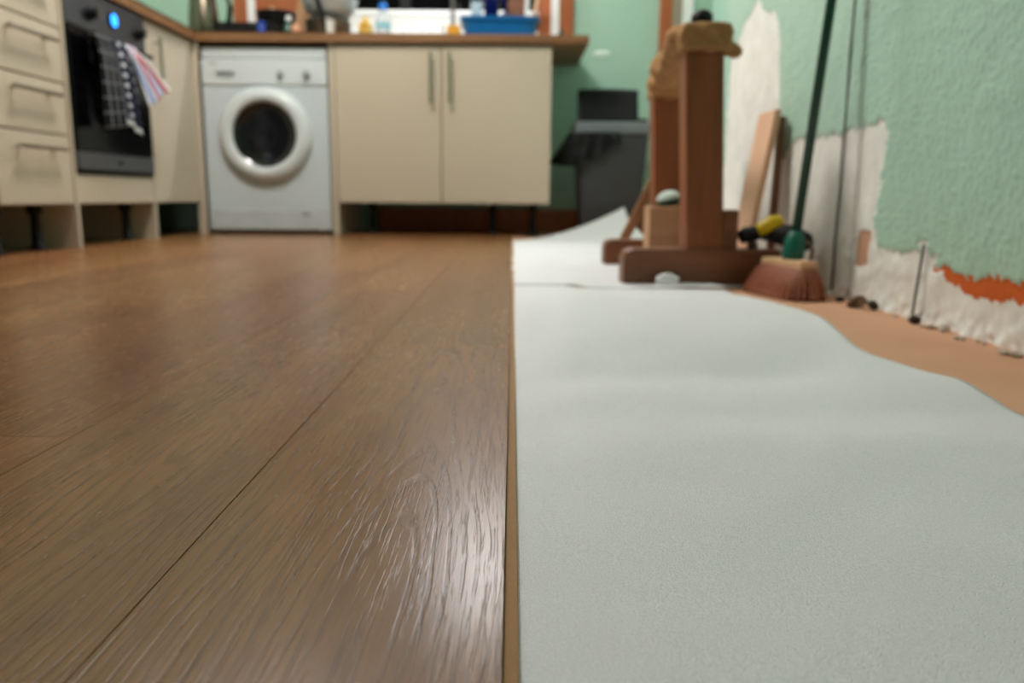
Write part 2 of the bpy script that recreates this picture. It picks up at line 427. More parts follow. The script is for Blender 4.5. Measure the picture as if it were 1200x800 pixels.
def under2(u, v):
    y0 = 1.775+.012*N(v*6, 2); yend = 3.50+.42*v
    y = y0+(yend-y0)*u; x = -.003+(.60+.02*N(y*3, 7)-.05*sm((y-3.3)/.5))*v
    if y < 2: x *= .93
    z = .005*max(0, N(x*6, y*9, 4))*sm((y-1.8)/.1)*sm((.26-x)/.08) + .010*math.exp(-((y-2.85)/.12)**2)*sm(x/.1) + .008*math.exp(-((y-2.2)/.06)**2)*sm(x/.06)*sm((.25-x)/.1)
    z += .150*max(0, (y-3.42)/.5)*v
    return (x, y, SUBZ+.0032+max(z, 0))
o = solid(obj('foam_underlay', grid(under2, 150, 44), M_FOAM, smooth=True), .0026)
tag(o, 'white foam underlay sheet under the timber stand, far end curling up', 'underlay')
def scrap(u, v):
    y = 1.70+.085*v+.02*u; x = .17+.31*u-.03*v
    return (x, y, SUBZ+.0062+.006*max(0, N(u*5, v*4, 3))+.004*sm(u))
o = solid(obj('underlay_offcut', grid(scrap, 30, 10), M_FOAM, smooth=True), .002)
tag(o, 'narrow strip of white underlay lying in front of the timber stand', 'underlay')

# ------------------------------------------------------------------ kitchen units
XF, YFR = -1.50, 3.86          # fronts of the left run and the back run
WT0, WT1 = .890, .930
bm = B()
pl = [(XLW, -.2), (XF+.022, -.2), (XF+.022, YFR-.025), (.350, YFR-.025), (.350, YB), (XLW, YB)]
lo = [bm.verts.new((x, y, WT0)) for x, y in pl]; hi = [bm.verts.new((x, y, WT1)) for x, y in pl]
bm.faces.new(list(reversed(lo))); bm.faces.new(hi)
for i in range(6): bm.faces.new((lo[i], lo[(i+1) % 6], hi[(i+1) % 6], hi[i]))
tag(obj('worktop', bm, M_WORK, bevel=.006, seg=3), 'brown wood-effect kitchen worktop running round the corner over cream cabinets', 'worktop')
def bar_handle(parent, p0, p1, out, r=.0065, mat=M_CHROME):
    p0, p1, out = Vector(p0), Vector(p1), Vector(out); d = (p1-p0)
    bm = tube([p0+out, p1+out], r, 12)
    for t in (.12, .88): tube([p0+d*t, p0+d*t+out], r*.8, 8, bm)
    return obj('handle', bm, mat, parent, smooth=False)
def leg_post(parent, x, y):
    bm = lathe([(.030, 0), (.030, .008), (.017, .014), (.015, .115), (.024, .125), (.024, .152)], (x, y, 0), 14)
    obj('leg', bm, M_BLK, parent, smooth=True)
# drawer unit
Y0, Y1 = 2.33, 2.733
t = thing('drawer_unit', 'cream kitchen drawer unit with four drawers and chrome bar handles', 'drawer unit', ((XLW+XF)/2, (Y0+Y1)/2, 0))
obj('body', box(XLW+.02, XF-.021, Y0, Y1-.002, .15, WT0), M_CREAM_IN, t)
for z0, z1, hz in ((.152, .374, .329), (.379, .543, .501), (.548, .719, .671), (.724, .884, .84)):
    dr = obj('drawer', box(XF-.020, XF, Y0+.002, Y1-.004, z0, z1), M_CREAM, t, bevel=.005, seg=3)
    bar_handle(dr, (XF, 2.405, hz), (XF, 2.655, hz), (.030, 0, 0))
for yy in (2.42, 2.64): leg_post(t, XF-.09, yy)
# oven housing
t = thing('oven_cabinet', 'cream housing under the built-in oven with upright side panels to the floor', 'cabinet', ((XLW+XF)/2, 3.04, 0))
for yy in (2.735, 3.335):
    obj('side_panel', box(XLW+.02, XF+.001, yy, yy+.018, 0, WT0), M_CREAM, t, bevel=.001, seg=1)
obj('lower_panel', box(XF-.018, XF, 2.755, 3.333, .152, .254), M_CREAM, t, bevel=.004)
obj('bottom_board', box(XLW+.02, XF-.02, 2.755, 3.333, .15, .17), M_CREAM_IN, t)
for yy in (2.81, 3.26): leg_post(t, XF-.09, yy)
ov = thing('oven', 'built-in electric oven with black glass door, steel panel and blue clock', 'oven', (-1.75, 3.044, .258))
OY0, OY1 = 2.757, 3.332
obj('body', box(XLW+.06, XF-.004, OY0, OY1, .258, .884), M_BLK, ov)
obj('control_panel', box(XF-.004, XF+.010, OY0, OY1, .752, .884), M_PANEL, ov, bevel=.003)
dg = obj('oven_door', box(XF-.004, XF+.012, OY0, OY1, .334, .749), M_BLKG, ov, bevel=.004)
bt = obj('lower_trim', box(XF-.004, XF+.012, OY0, OY1, .272, .331), M_PANEL, ov, bevel=.003)
obj('badge', box(XF+.0115, XF+.0135, 3.03, 3.06, .294, .308), M_BLK, bt)
obj('base_strip', box(XF-.004, XF+.008, OY0, OY1, .259, .271), M_BLK, ov)
for yy in (2.905, 3.262):
    k = obj('knob', lathe([(.026, 0), (.026, .006), (.019, .009), (.017, .030), (.013, .033)], (XF+.010, yy, .808), 24, axis='X'), M_BLK, ov, smooth=False)
    obj('grip', box(XF+.038, XF+.050, yy-.005, yy+.005, .790, .826), M_STEEL, k, bevel=.002)
g = G('blue_led'); g.fin(lin((20, 110, 230)), .3); g.b.inputs['Emission Color'].default_value = (.02, .28, 1, 1); g.b.inputs['Emission Strength'].default_value = 2.2
ck = obj('clock', lathe([(.030, 0), (.030, .005), (.027, .007)], (XF+.010, 3.072, .818), 28, axis='X'), M_BLK, ov)
obj('display', lathe([(.023, .006), (.023, .0085)], (XF+.010, 3.072, .818), 28, axis='X'), g.m, ck)
bar_handle(dg, (XF+.012, 2.80, .722), (XF+.012, 3.29, .722), (.038, 0, 0), .009, M_BLK)

# tea towels over the oven handle
def towel_mat(name, kind):
    g = G(name); uv = g.n('ShaderNodeTexCoord').outputs['UV']
    sep = g.n('ShaderNodeSeparateXYZ'); g.put(uv, sep.inputs[0]); u, v = sep.outputs[0], sep.outputs[1]
    def stripe(c, k, lo, ph=0.0): return g.math('GREATER_THAN', g.math('FRACT', g.math('MULTIPLY_ADD', c, k, ph)), lo)
    if kind == 'stripe':
        col = g.mix(stripe(u, 2.4, .76), lin((216, 216, 218)), lin((176, 30, 44)))
        col = g.mix(stripe(u, 2.4, .80, .45), col, lin((70, 104, 170)))
        col = g.mix(stripe(u, 2.4, .86, .25), col, lin((170, 186, 210)))
    elif kind == 'check':
        a = stripe(u, 1.6, .62, .1); b = stripe(v, 11.0, .55)
        col = g.mix(g.math('MULTIPLY', a, b), lin((22, 24, 48)), lin((196, 198, 206)))
        col = g.mix(g.math('GREATER_THAN', v, .95), col, lin((206, 208, 212)))
    else:
        a = stripe(u, 3.0, .90); b = stripe(v, 8.0, .90)
        col = g.mix(g.math('MULTIPLY', g.math('MAXIMUM', a, b), .55), lin((14, 15, 19)), lin((150, 152, 158)))
    g.bump(g.noise(g.coord('Object'), 500, 2), .4, .001)
    return g.fin(col, .9, 0, .2)
HX, HZ = XF+.050, .722
def towel(top, bot, zb, xo, mat, label, ph, amp=.008, nf=3):
    """sheet folded over the bar: short drop behind, long gathered drop in front"""
    Lb, R = .09, .0125
    def fn(u, v):
        if v < .15: x, z, k = HX-R, HZ-Lb*(1-v/.15), 0
        elif v < .25:
            a = (v-.15)/.10*math.pi; x, z, k = HX-R*math.cos(a), HZ+R*math.sin(a), 0
        else:
            k = (v-.25)/.75; x = HX+R; z = HZ+(zb[0]+(zb[1]-zb[0])*u-HZ)*k
        y = (top[0]+(top[1]-top[0])*u)*(1-k)+(bot[0]+(bot[1]-bot[0])*u)*k
        a = amp*sm(k/.25)
        return (x+a*(1+math.sin(u*nf*2*math.pi+ph+k*1.3))+xo*k, y, z)
    o = solid(obj('tea_towel', grid(fn, 44, 60, uv=True), mat, smooth=True), .0022, 0)
    return tag(o, label, 'towel')
towel((2.835, 2.945), (2.82, 2.985), (.41, .43), .002, towel_mat('black_check_cloth', 'dark'), 'black tea towel with thin grey checks hanging on the oven handle', .4)
towel((2.955, 3.045), (2.995, 3.105), (.45, .405), .004, towel_mat('navy_check_cloth', 'check'), 'navy and white checked tea towel hanging between the other two towels', 1.4, .006, 2)
towel((3.055, 3.135), (3.115, 3.305), (.515, .605), .040, towel_mat('striped_cloth', 'stripe'), 'white tea towel with red and blue stripes hanging on the oven handle', 2.2, .007, 2)
# corner unit with tall door
t = thing('base_cabinet', 'narrow cream base cabinet with one door between oven and washing machine', 'cabinet', ((XLW+XF)/2, 3.6, 0))
obj('body', box(XLW+.02, XF-.021, 3.355, 3.83, .15, WT0), M_CREAM_IN, t)
dr = obj('door', box(XF-.020, XF, 3.356, 3.826, .152, .884), M_CREAM, t, bevel=.005, seg=3)
bar_handle(dr, (XF, 3.43, .62), (XF, 3.43, .83), (.030, 0, 0))
obj('side_panel', box(XF-.015, XF+.022, 3.832, 3.85, 0, WT0), M_CREAM, t, bevel=.001, seg=1)
for yy in (3.45,): leg_post(t, XF-.12, yy)
# sink cabinet, double door
t = thing('sink_cabinet', 'wide cream double-door sink cabinet with two upright bar handles', 'cabinet', (-.31, 4.15, 0))
obj('side_panel', box(-.873, -.845, YFR+.002, YB-.02, 0, WT0), M_CREAM, t, bevel=.001, seg=1)
obj('body', box(-.845, .175, YFR+.021, YB-.02, .153, WT0), M_CREAM_IN, t)
for x0, x1, hx in ((-.842, -.345, -.391), (-.340, .178, -.302)):
    dr = obj('door', box(x0, x1, YFR, YFR+.020, .154, .884), M_CREAM, t, bevel=.004, seg=3)
    bar_handle(dr, (hx, YFR, .617), (hx, YFR, .85), (0, -.030, 0), .007)
for x in (-.70, -.10, .10): leg_post(t, x, YFR+.12)

# ------------------------------------------------------------------ washing machine
WX0, WX1, WY = -1.474, -.881, 3.862
wc = (WX0+WX1)/2
t = thing('washing_machine', 'white front-loading washing machine with a round dark glass door', 'washing machine', (wc, WY+.28, 0))
obj('body', box(WX0, WX1, WY, YB-.03, .018, .690), M_WHITE, t, bevel=.006)
cp = obj('control_panel', box(WX0, WX1, WY-.006, WY+.12, .695, .815), M_WHITE2, t, bevel=.010, seg=3)
obj('lid', box(WX0+.003, WX1-.003, WY+.004, YB-.04, .819, .868), M_WHITE2, t, bevel=.006)
obj('seam', box(WX0+.004, WX1-.004, WY+.006, WY+.1, .686, .699), M_WHITE2, t)
kp = obj('kick_panel', box(WX0+.004, WX1-.004, WY-.004, WY+.03, .022, .118), plain('kick_white', (188, 195, 198), .4), t, bevel=.003)
obj('filter_latch', box(-1.02, -.985, WY-.0065, WY, .092, .103), plain('latch_grey', (120, 122, 120), .5), kp, bevel=.002)
for x in (WX0+.05, WX1-.05): obj('foot', lathe([(.022, 0), (.022, .02)], (x, WY+.05, 0), 14), M_BLK, t)
DC = (-1.181, WY, .468)
dr = obj('door', lathe([(.222, 0), (.221, -.014), (.212, -.030), (.194, -.042), (.172, -.045), (.158, -.040), (.151, -.028), (.149, -.002)], DC, 64, axis='Y', caps=False), M_WHITE2, t, smooth=True)
gl = G('washer_glass'); gl.fin(lin((22, 24, 26)), .08, 0, .6)
obj('glass', lathe([(.153, -.026), (.140, -.017), (.110, -.009), (.06, -.005), (.001, -.004)], DC, 48, axis='Y', caps=False), gl.m, dr, smooth=True)
obj('seal', lathe([(.155, -.030), (.150, -.022), (.143, -.016)], DC, 48, axis='Y', caps=False), plain('seal_grey', (90, 94, 94), .6), dr, smooth=True)
bm = B()   # finger recess of the detergent drawer, cut into the panel
arc = [(-1.361+.048*math.cos(math.pi*(1+k/20)), .757+.021*math.sin(math.pi*(1+k/20))) for k in range(21)]
fr = [bm.verts.new((x, WY-.03, z)) for x, z in arc]; bk = [bm.verts.new((x, WY+.035, z)) for x, z in arc]
bm.faces.new(fr); bm.faces.new(list(reversed(bk)))
for k in range(21): bm.faces.new((fr[k], bk[k], bk[(k+1) % 21], fr[(k+1) % 21]))
cut = obj('recess_cut', bm, None)
mod = cp.modifiers.new('recess', 'BOOLEAN'); mod.operation = 'DIFFERENCE'; mod.object = cut; mod.solver = 'EXACT'
bpy.context.view_layer.update()
me = bpy.data.meshes.new_from_object(cp.evaluated_get(bpy.context.evaluated_depsgraph_get()))
cp.modifiers.clear(); cp.data = me
bpy.data.objects.remove(cut)
bm = B()
tube([(-1.361+.050*math.cos(math.pi*(1+i/20)), WY-.008, .754+.024*math.sin(math.pi*(1+i/20))) for i in range(21)], .003, 6, bm)
obj('grip_rim', bm, M_WHITE2, cp, smooth=True)
for x, r in ((-1.099, .016), (-.975, .020)):
    kn = obj('knob', lathe([(r, 0), (r, -.006), (r*.8, -.020), (r*.7, -.022)], (x, WY-.006, .748), 22, axis='Y'), plain('knob_pale_grey', (176, 182, 184), .4), cp)
    obj('pointer', box(x-.003, x+.003, WY-.031, WY-.027, .742-r*.6, .754), plain('grip_dark', (58, 60, 62), .5), kn)
obj('printed_mark', box(-1.432, -1.398, WY-.0068, WY-.005, .790, .797), plain('faint_print', (158, 162, 166), .5), cp)
for i in range(7):
    obj('indicator', box(-1.26+i*.020, -1.252+i*.020, WY-.0068, WY-.005, .752, .754), plain('faint_print', (158, 162, 166), .5), cp)

# ------------------------------------------------------------------ things on the worktop
WZ = WT1
t = thing('kettle', 'stainless steel jug kettle with black handle in the worktop corner', 'kettle', (-1.535, 4.10, WZ))
obj('body', lathe([(.072, .022), (.074, .03), (.070, .12), (.060, .22), (.052, .26), (.045, .268)], (-1.535, 4.10, WZ), 32), plain('kettle_steel', (118, 108, 94), .26, 1, .1, 20), t, smooth=True)
obj('base', lathe([(.078, 0), (.078, .015), (.07, .022)], (-1.535, 4.10, WZ), 32), M_BLK, t)
obj('lid', lathe([(.046, .268), (.044, .280), (.015, .288), (.012, .300)], (-1.535, 4.10, WZ), 24), M_BLK, t, smooth=True)
hp = [(-1.480, 4.08, WZ+.245), (-1.44, 4.07, WZ+.250), (-1.402, 4.065, WZ+.215), (-1.388, 4.06, WZ+.15), (-1.398, 4.06, WZ+.09), (-1.43, 4.07, WZ+.055), (-1.465, 4.08, WZ+.045)]
obj('handle', tube(hp, [.012, .014, .014, .014, .014, .013, .012], 12), M_BLK, t, smooth=True)
obj('spout', beam((-1.588, 4.11, WZ+.235), (-1.618, 4.115, WZ+.262), .03, .03), M_STEEL, t, bevel=.006)
t = thing('roasting_tin', 'low black tray lying between the kettle and the black bowl', 'tray', (-1.30, 4.02, WZ))
obj('pan', box(-1.42, -1.14, 3.91, 4.03, WZ, WZ+.052), M_BLK, t, bevel=.012)
obj('rim', tube([(-1.425, 3.905, WZ+.053), (-1.135, 3.905, WZ+.053), (-1.135, 4.035, WZ+.053), (-1.425, 4.035, WZ+.053), (-1.425, 3.905, WZ+.053)], .004, 8), M_BLK, t)
M_NAVY = plain('dark_blue_plastic', (22, 60, 150), .35)
t = thing('jar', 'small dark blue lidded jar in front of the black tray', 'jar', (-1.185, 3.875, WZ))
obj('body', lathe([(.018, 0), (.019, .004), (.019, .03), (.016, .034)], (-1.185, 3.875, WZ), 20), M_NAVY, t, smooth=True)
obj('lid', lathe([(.021, .034), (.021, .050), (.018, .053)], (-1.185, 3.875, WZ), 20), M_NAVY, t)
t = thing('bowl', 'black deep bowl on the worktop under the brown window casing', 'bowl', (-1.20, 4.18, WZ))
obj('shell', lathe([(.045, 0), (.045, .012), (.058, .030), (.082, .080), (.098, .150), (.101, .156), (.095, .152), (.078, .085), (.05, .035), (.001, .03)], (-1.20, 4.18, WZ), 36), M_BLK, t, smooth=True)
obj('label_spot', lathe([(.011, -.001), (.009, -.003)], (-1.196, 4.112, WZ+.068), 16, axis='Y'), plain('pinkish_print', (206, 176, 176), .6), t)
t = thing('chopping_board', 'brown wooden board with cream border standing behind the black bowl', 'board', (-1.22, 4.40, WZ))
obj('panel', box(-1.31, -1.10, 4.40, 4.416, WZ, 1.30), M_CASE, t, bevel=.004)
M_CRM = plain('cream_paint', (224, 206, 180), .6)
obj('border', beam((-1.115, 4.395, 1.08), (-1.125, 4.395, 1.29), .02, .01), M_CRM, t)
obj('border', beam((-1.12, 4.395, 1.09), (-1.29, 4.395, 1.155), .02, .01), M_CRM, t)
o = obj('chopping_board', beam((-1.15, 4.315, WZ+.012), (-1.045, 4.36, 1.30), .085, .018, up=(0, 1, 0)), woodmat('tan_board', (140, 100, 66), (172, 128, 88), .6, 2), bevel=.003)
tag(o, 'pale wooden chopping board leaning between black bowl and steel bowl', 'board')
M_DGREEN = plain('dark_green_glass', (52, 84, 74), .15)
t = thing('bottle', 'little dark green bottle with a bright white cap beside steel pan', 'bottle', (-1.075, 3.95, WZ))
obj('body', lathe([(.024, 0), (.025, .005), (.025, .045), (.012, .062), (.010, .075)], (-1.075, 3.95, WZ), 24), M_DGREEN, t, smooth=True)
obj('cap', lathe([(.013, .073), (.013, .093), (.011, .095)], (-1.075, 3.95, WZ), 20), M_UPVC, t)
o = obj('egg', ball((-1.035, 3.92, WZ+.0265), .021, 3, None, (1, 1, 1.26)), plain('egg_shell', (206, 150, 118), .6), smooth=True)
tag(o, 'single brown egg beside the little green bottle', 'egg')
t = thing('saucepan', 'grey metal saucepan carrying the big steel bowl', 'pan', (-.925, 4.12, WZ))
M_DULL = plain('dull_steel', (140, 136, 130), .42, 1, .15, 30)
obj('pot', lathe([(.10, 0), (.108, .006), (.110, .10), (.114, .104), (.106, .104), (.103, .012), (.001, .010)], (-.925, 4.12, WZ), 36), M_DULL, t, smooth=True)
obj('handle', beam((-.905, 4.01, WZ+.03), (-.955, 3.975, WZ+.22), .022, .014, up=(0, 1, 0)), M_BLK, t, bevel=.005)
t = thing('mixing_bowl', 'large stainless mixing bowl stacked on the grey saucepan', 'bowl', (-.915, 4.12, WZ+.104))
obj('shell', lathe([(.05, .0), (.085, .012), (.118, .045), (.134, .085), (.138, .10), (.142, .103), (.136, .104), (.115, .05), (.08, .018), (.001, .01)], (-.915, 4.12, WZ+.104), 40), plain('bowl_steel', (186, 194, 200), .4, .6, .05, 10), t, smooth=True)
obj('whisk_handle', tube([(-.985, 4.14, WZ+.14), (-1.03, 4.12, WZ+.25), (-1.045, 4.11, WZ+.31)], .010, 10), M_BLK, t, smooth=True)
t = thing('cup', 'slim white cup in front of the grey saucepan', 'cup', (-.872, 3.925, WZ))
obj('shell', lathe([(.016, 0), (.018, .004), (.021, .068), (.0225, .070), (.019, .068), (.016, .01), (.001, .008)], (-.872, 3.925, WZ), 24), M_UPVC, t, smooth=True)
M_YEL = plain('yellow_pack', (222, 176, 62), .5)
t = thing('squeeze_bottle', 'small yellow bottle with round gold emblem by white window sill', 'bottle', (-.722, 4.03, WZ))
obj('body', lathe([(.033, 0), (.036, .006), (.036, .06), (.022, .085), (.014, .092)], (-.722, 4.03, WZ), 28), plain('pale_yellow', (226, 208, 158), .45), t, smooth=True)
obj('cap', lathe([(.015, .090), (.013, .105), (.006, .110)], (-.722, 4.03, WZ), 18), M_YEL, t)
em = obj('emblem', lathe([(.028, 0), (.028, -.003)], (-.722, 3.994, WZ+.060), 28, axis='Y'), M_YEL, t)
bm = B()
for a in (90, 210, 330):
    b = math.radians(a); tube([(-.722+.004*math.cos(b), 3.989, WZ+.06+.004*math.sin(b)), (-.722+.018*math.cos(b), 3.989, WZ+.06+.018*math.sin(b))], .003, 6, bm)
obj('emblem_mark', bm, plain('emblem_brown', (130, 84, 30), .5), em)
g = G('clear_bottle'); g.fin(lin((226, 234, 240)), .12); g.b.inputs['Transmission Weight'].default_value = .55; g.b.inputs['IOR'].default_value = 1.33
t = thing('water_bottle', 'clear plastic water bottle with bright blue cap by the window', 'bottle', (-.642, 4.06, WZ))
obj('body', lathe([(.034, 0), (.037, .006), (.037, .05), (.035, .056), (.037, .062), (.037, .105), (.026, .135), (.016, .150)], (-.642, 4.06, WZ), 28), g.m, t, smooth=True)
obj('cap', lathe([(.0205, .148), (.0205, .176), (.018, .179)], (-.642, 4.06, WZ), 22), plain('bright_blue', (30, 126, 226), .4), t)
obj('label_band', lathe([(.0375, .062), (.0375, .085)], (-.642, 4.06, WZ), 28, caps=False), plain('teal_band', (130, 190, 210), .5), t)
t = thing('dish_rack', 'white plastic draining tray in front of the window sill', 'tray', (-.48, 4.17, WZ))
obj('tray', box(-.60, -.345, 4.02, 4.36, WZ, WZ+.045), M_UPVC, t, bevel=.008)
for i in range(6): obj('rib', box(-.585+i*.045, -.577+i*.045, 4.03, 4.35, WZ+.044, WZ+.085), M_UPVC, t, bevel=.002)
t = thing('sink_tap', 'slender grey metal swan-neck tap standing at the window', 'tap', (-.318, 4.28, WZ))
obj('base', lathe([(.024, 0), (.024, .02), (.014, .03)], (-.318, 4.28, WZ), 20), M_STEEL, t)
tp = [(-.318, 4.28, WZ+.02), (-.318, 4.28, WZ+.27)] + [(-.318, 4.28-.08+.08*math.cos(a*math.pi/10), WZ+.27+.08*math.sin(a*math.pi/10)) for a in range(1, 11)] + [(-.318, 4.12, WZ+.23)]
obj('spout', tube(tp, .0105, 12), M_STEEL, t, smooth=True)
o = obj('sponge', box(-.325, -.262, 3.98, 4.06, WZ, WZ+.068), plain('orange_sponge', (222, 158, 44), .9, 0, .15, 60, .001), bevel=.008)
tag(o, 'orange sponge wedged beside the blue basin', 'sponge')
M_BASIN = plain('blue_plastic', (10, 96, 160), .3)
def basin():
    bm = B(); rings = []
    for k, (z, sx, ox) in enumerate([(0, .165, 0), (.02, .172, 0), (.095, .182, 0), (.097, .195, 0), (.118, .198, 0), (.120, .185, 0), (.022, .160, 0), (.015, .150, 0)]):
        ring = []
        for i in range(48):
            a = 2*math.pi*i/48; c, s = math.cos(a), math.sin(a); e = .28
            x = math.copysign(abs(c)**e, c)*sx; y = math.copysign(abs(s)**e, s)*(sx*.72)
            ring.append(bm.verts.new((-.070+x, 4.15+y, WZ+z)))
        rings.append(ring)
    for a, b in zip(rings, rings[1:]):
        for i in range(48): bm.faces.new((a[i], a[(i+1) % 48], b[(i+1) % 48], b[i]))
    bm.faces.new(list(reversed(rings[0]))); bm.faces.new(rings[-1]); return bm
tag(obj('washing_up_bowl', basin(), M_BASIN, smooth=False), 'blue plastic washing-up basin at the edge of the sink', 'basin')
g = G('glassware'); g.fin(lin((220, 232, 236)), .05); g.b.inputs['Transmission Weight'].default_value = .8; g.b.inputs['IOR'].default_value = 1.4
GL = g.m
BZ = WZ+.016
t = thing('tumbler', 'tall clear drinking glass standing in the blue basin', 'glass', (-.188, 4.14, BZ))
obj('shell', lathe([(.024, 0), (.030, .19), (.0315, .192), (.028, .19), (.022, .008), (.001, .007)], (-.188, 4.14, BZ), 24), GL, t, smooth=True)
t = thing('mug', 'dark navy mug stacked upright in the blue basin', 'mug', (-.115, 4.16, BZ))
M_DNAVY = plain('navy_glaze', (22, 26, 96), .15)
obj('cup', lathe([(.034, 0), (.036, .19), (.042, .20), (.043, .26), (.039, .26), (.034, .02), (.001, .015)], (-.115, 4.16, BZ), 28), M_DNAVY, t, smooth=True)
obj('handle', tube([(-.078, 4.16, BZ+.22), (-.050, 4.16, BZ+.205), (-.045, 4.16, BZ+.15), (-.074, 4.16, BZ+.12)], .007, 8), M_DNAVY, t, smooth=True)
o = obj('chopping_board', beam((-.020, 4.19, BZ+.012), (.045, 4.22, 1.28), .10, .016), M_STANDX, bevel=.003)
tag(o, 'dark brown wooden board leaning inside the blue basin', 'board')
for i, (x, dx, m, nm, lb) in enumerate(((.055, .012, M_UPVC, 'wooden_spoon', 'white plastic spatula standing in the blue basin'), (.075, .05, M_LIGHTWOOD, 'wooden_spoon', 'pale wooden spoon leaning over the corner of the blue basin'))):
    o = obj('spatula' if i == 0 else nm, beam((x, 4.12, BZ+.004), (x+dx, 4.12, BZ+.27), .020, .009), m, bevel=.003); tag(o, lb, 'utensil')
o = obj('cutlery_knife', beam((.085, 4.10, BZ+.004), (.107, 4.09, BZ+.135), .016, .003), M_CHROME); tag(o, 'shiny steel knife poking out of the blue basin', 'cutlery')
t = thing('bottle_stopper', 'tiny dark green stopper on the worktop under the window casing', 'stopper', (.225, 3.97, WZ))
obj('plug', lathe([(.014, 0), (.017, .012), (.017, .028)], (.225, 3.97, WZ), 16), M_DGREEN, t)
obj('knob', lathe([(.006, .028), (.006, .036), (.012, .040), (.010, .048)], (.225, 3.97, WZ), 16), M_DGREEN, t, smooth=True)

# ------------------------------------------------------------------ rubbish bin
BX0, BX1, BY0, BY1 = .315, .670, 3.97, 4.27
M_BIN = plain('grey_bin_plastic', (54, 54, 57), .5); M_BINRIM = plain('pale_grey_rim', (112, 117, 122), .45)
t = thing('rubbish_bin', 'grey plastic kitchen bin with black lid against the green wall', 'bin', ((BX0+BX1)/2, (BY0+BY1)/2, SUBZ))
bm = B(); k = .035
hexa(bm, [(BX0+k, BY0+k, SUBZ), (BX1-k, BY0+k, SUBZ), (BX1-k, BY1-k, SUBZ), (BX0+k, BY1-k, SUBZ), (BX0, BY0, .50), (BX1, BY0, .50), (BX1, BY1, .50), (BX0, BY1, .50)])
obj('body', bm, M_BIN, t, bevel=.02, seg=3)
obj('rim', box(BX0-.012, BX1+.012, BY0-.012, BY1+.012, .495, .555), M_BINRIM, t, bevel=.015, seg=3)
def lidf(u, v):
    a = (u-.5)*2; x = (BX0+BX1)/2-.018+a*.152; top = .705+.012*math.cos(a*1.2)
    return (x, BY0+.10+.05*v+.012*math.cos(a*1.5), .553+(top-.553)*v)
lid = solid(obj('lid', grid(lidf, 20, 10), M_BLK, t, smooth=True), .03)
obj('lid_base', box(BX0+.01, BX1-.01, BY0+.01, BY1-.01, .553, .572), M_BLK, t, bevel=.008)
def bag(u, v):
    a = u*1.0; x = BX0-.03+.235*a; y = BY0-.022
    if a < .22: y = BY0-.022+(.22-a)*1.0; x = BX0-.034-.06*v*(1-a/.22)
    drop = (.155-.10*sm((a-.25)/.75)+.025*N(u*6, 2)); z = .500-drop*v
    return (x-.045*v*(1-a), y-.012*math.sin(u*22)*v+.006*N(u*9, v*5, 3), z)
b = solid(obj('bin_bag', grid(bag, 60, 16), plain('black_polythene', (9, 9, 11), .5, 0, .2, 30, 0, .25), t, smooth=True), .003)

# ------------------------------------------------------------------ timber stand with sacking
FZ = SUBZ+.006
t = thing('timber_stand', 'brown varnished timber stand with two upright posts on long feet', 'stand', (.43, 2.05, FZ))
def foot(x0, x1, y0, y1, zt):
    bm = B(); pf = [(x0, FZ), (x1, FZ), (x1, zt), (x0+.022, zt), (x0+.006, zt-.007), (x0, zt-.022)]
    a = [bm.verts.new((x, y0, z)) for x, z in pf]; b = [bm.verts.new((x, y1, z)) for x, z in pf]
    bm.faces.new(a); bm.faces.new(list(reversed(b)))
    for i in range(6): bm.faces.new((a[i], b[i], b[(i+1) % 6], a[(i+1) % 6]))
    return bm
obj('foot', foot(.253, .610, 1.785, 1.865, .076), M_STANDX, t, bevel=.003)
obj('foot', foot(.272, .630, 2.325, 2.405, .068), M_STANDX, t, bevel=.003)
def post(xa, xb, y0, y1, z0, z1, dx):
    bm = B(); hexa(bm, [(xa, y0, z0), (xb, y0, z0), (xb, y1, z0), (xa, y1, z0), (xa+dx, y0, z1), (xb+dx, y0, z1), (xb+dx, y1, z1), (xa+dx, y1, z1)]); return bm
obj('post', post(.396, .480, 1.792, 1.868, .074, .545, -.024), M_STAND, t, bevel=.004)
obj('post', post(.419, .506, 2.332, 2.408, .066, .525, -.020), M_STAND, t, bevel=.004)
obj('stretcher', box(.470, .520, 1.860, 2.340, .076, .158), M_STANDX, t, bevel=.003)
obj('stop_block', box(.478, .512, 1.795, 1.862, .072, .165), M_STANDX, t, bevel=.003)
obj('post_cap', lathe([(.024, 0), (.024, .028), (.02, .034), (.012, .040)], (.415, 1.835, .558), 20), M_BLK, t, smooth=True)
M_SACK = plain('brown_sacking', (172, 126, 80), .9, 0, .22, 45, .003)
bm = box(.362, .468, 1.772, 1.885, .505, .562)
ball((.470, 1.83, .520), .030, 2, bm, (1.1, .9, .55)); ball((.455, 1.80, .545), .03, 2, bm, (.9, .7, .7)); ball((.495, 1.84, .512), .016, 2, bm, (1.3, 1, .9)); ball((.375, 1.79, .535), .022, 2, bm)
# the fold that sags over to the rear post
for i in range(9):
    k = i/8; ball((.372+.05*k, 1.86+.46*k, .548-.035*math.sin(k*math.pi*.6)), .033, 2, bm, (1, 1.2, .8))
box(.395, .500, 2.315, 2.42, .470, .545, bm); ball((.400, 2.32, .505), .028, 2, bm, (1.0, 1, .8)); tube([(.385, 2.305, .50), (.44, 2.300, .492), (.50, 2.305, .497), (.515, 2.37, .50)], .017, 8, bm)
ball((.43, 2.33, .555), .04, 2, bm); ball((.40, 2.2, .53), .035, 2, bm, (1, 1, 1.3))
o = lumpy(obj('sacking_cloth', bm, M_SACK, smooth=True), .006, .016, .035, 5)
tag(o, 'crumpled brown sacking cloth draped over the tops of both timber posts', 'cloth')
o = obj('wood_block', box(.362, .462, 2.10, 2.19, FZ, .168), M_PALEBLK, bevel=.004)
tag(o, 'pale square timber block standing between the feet of the timber stand', 'block')
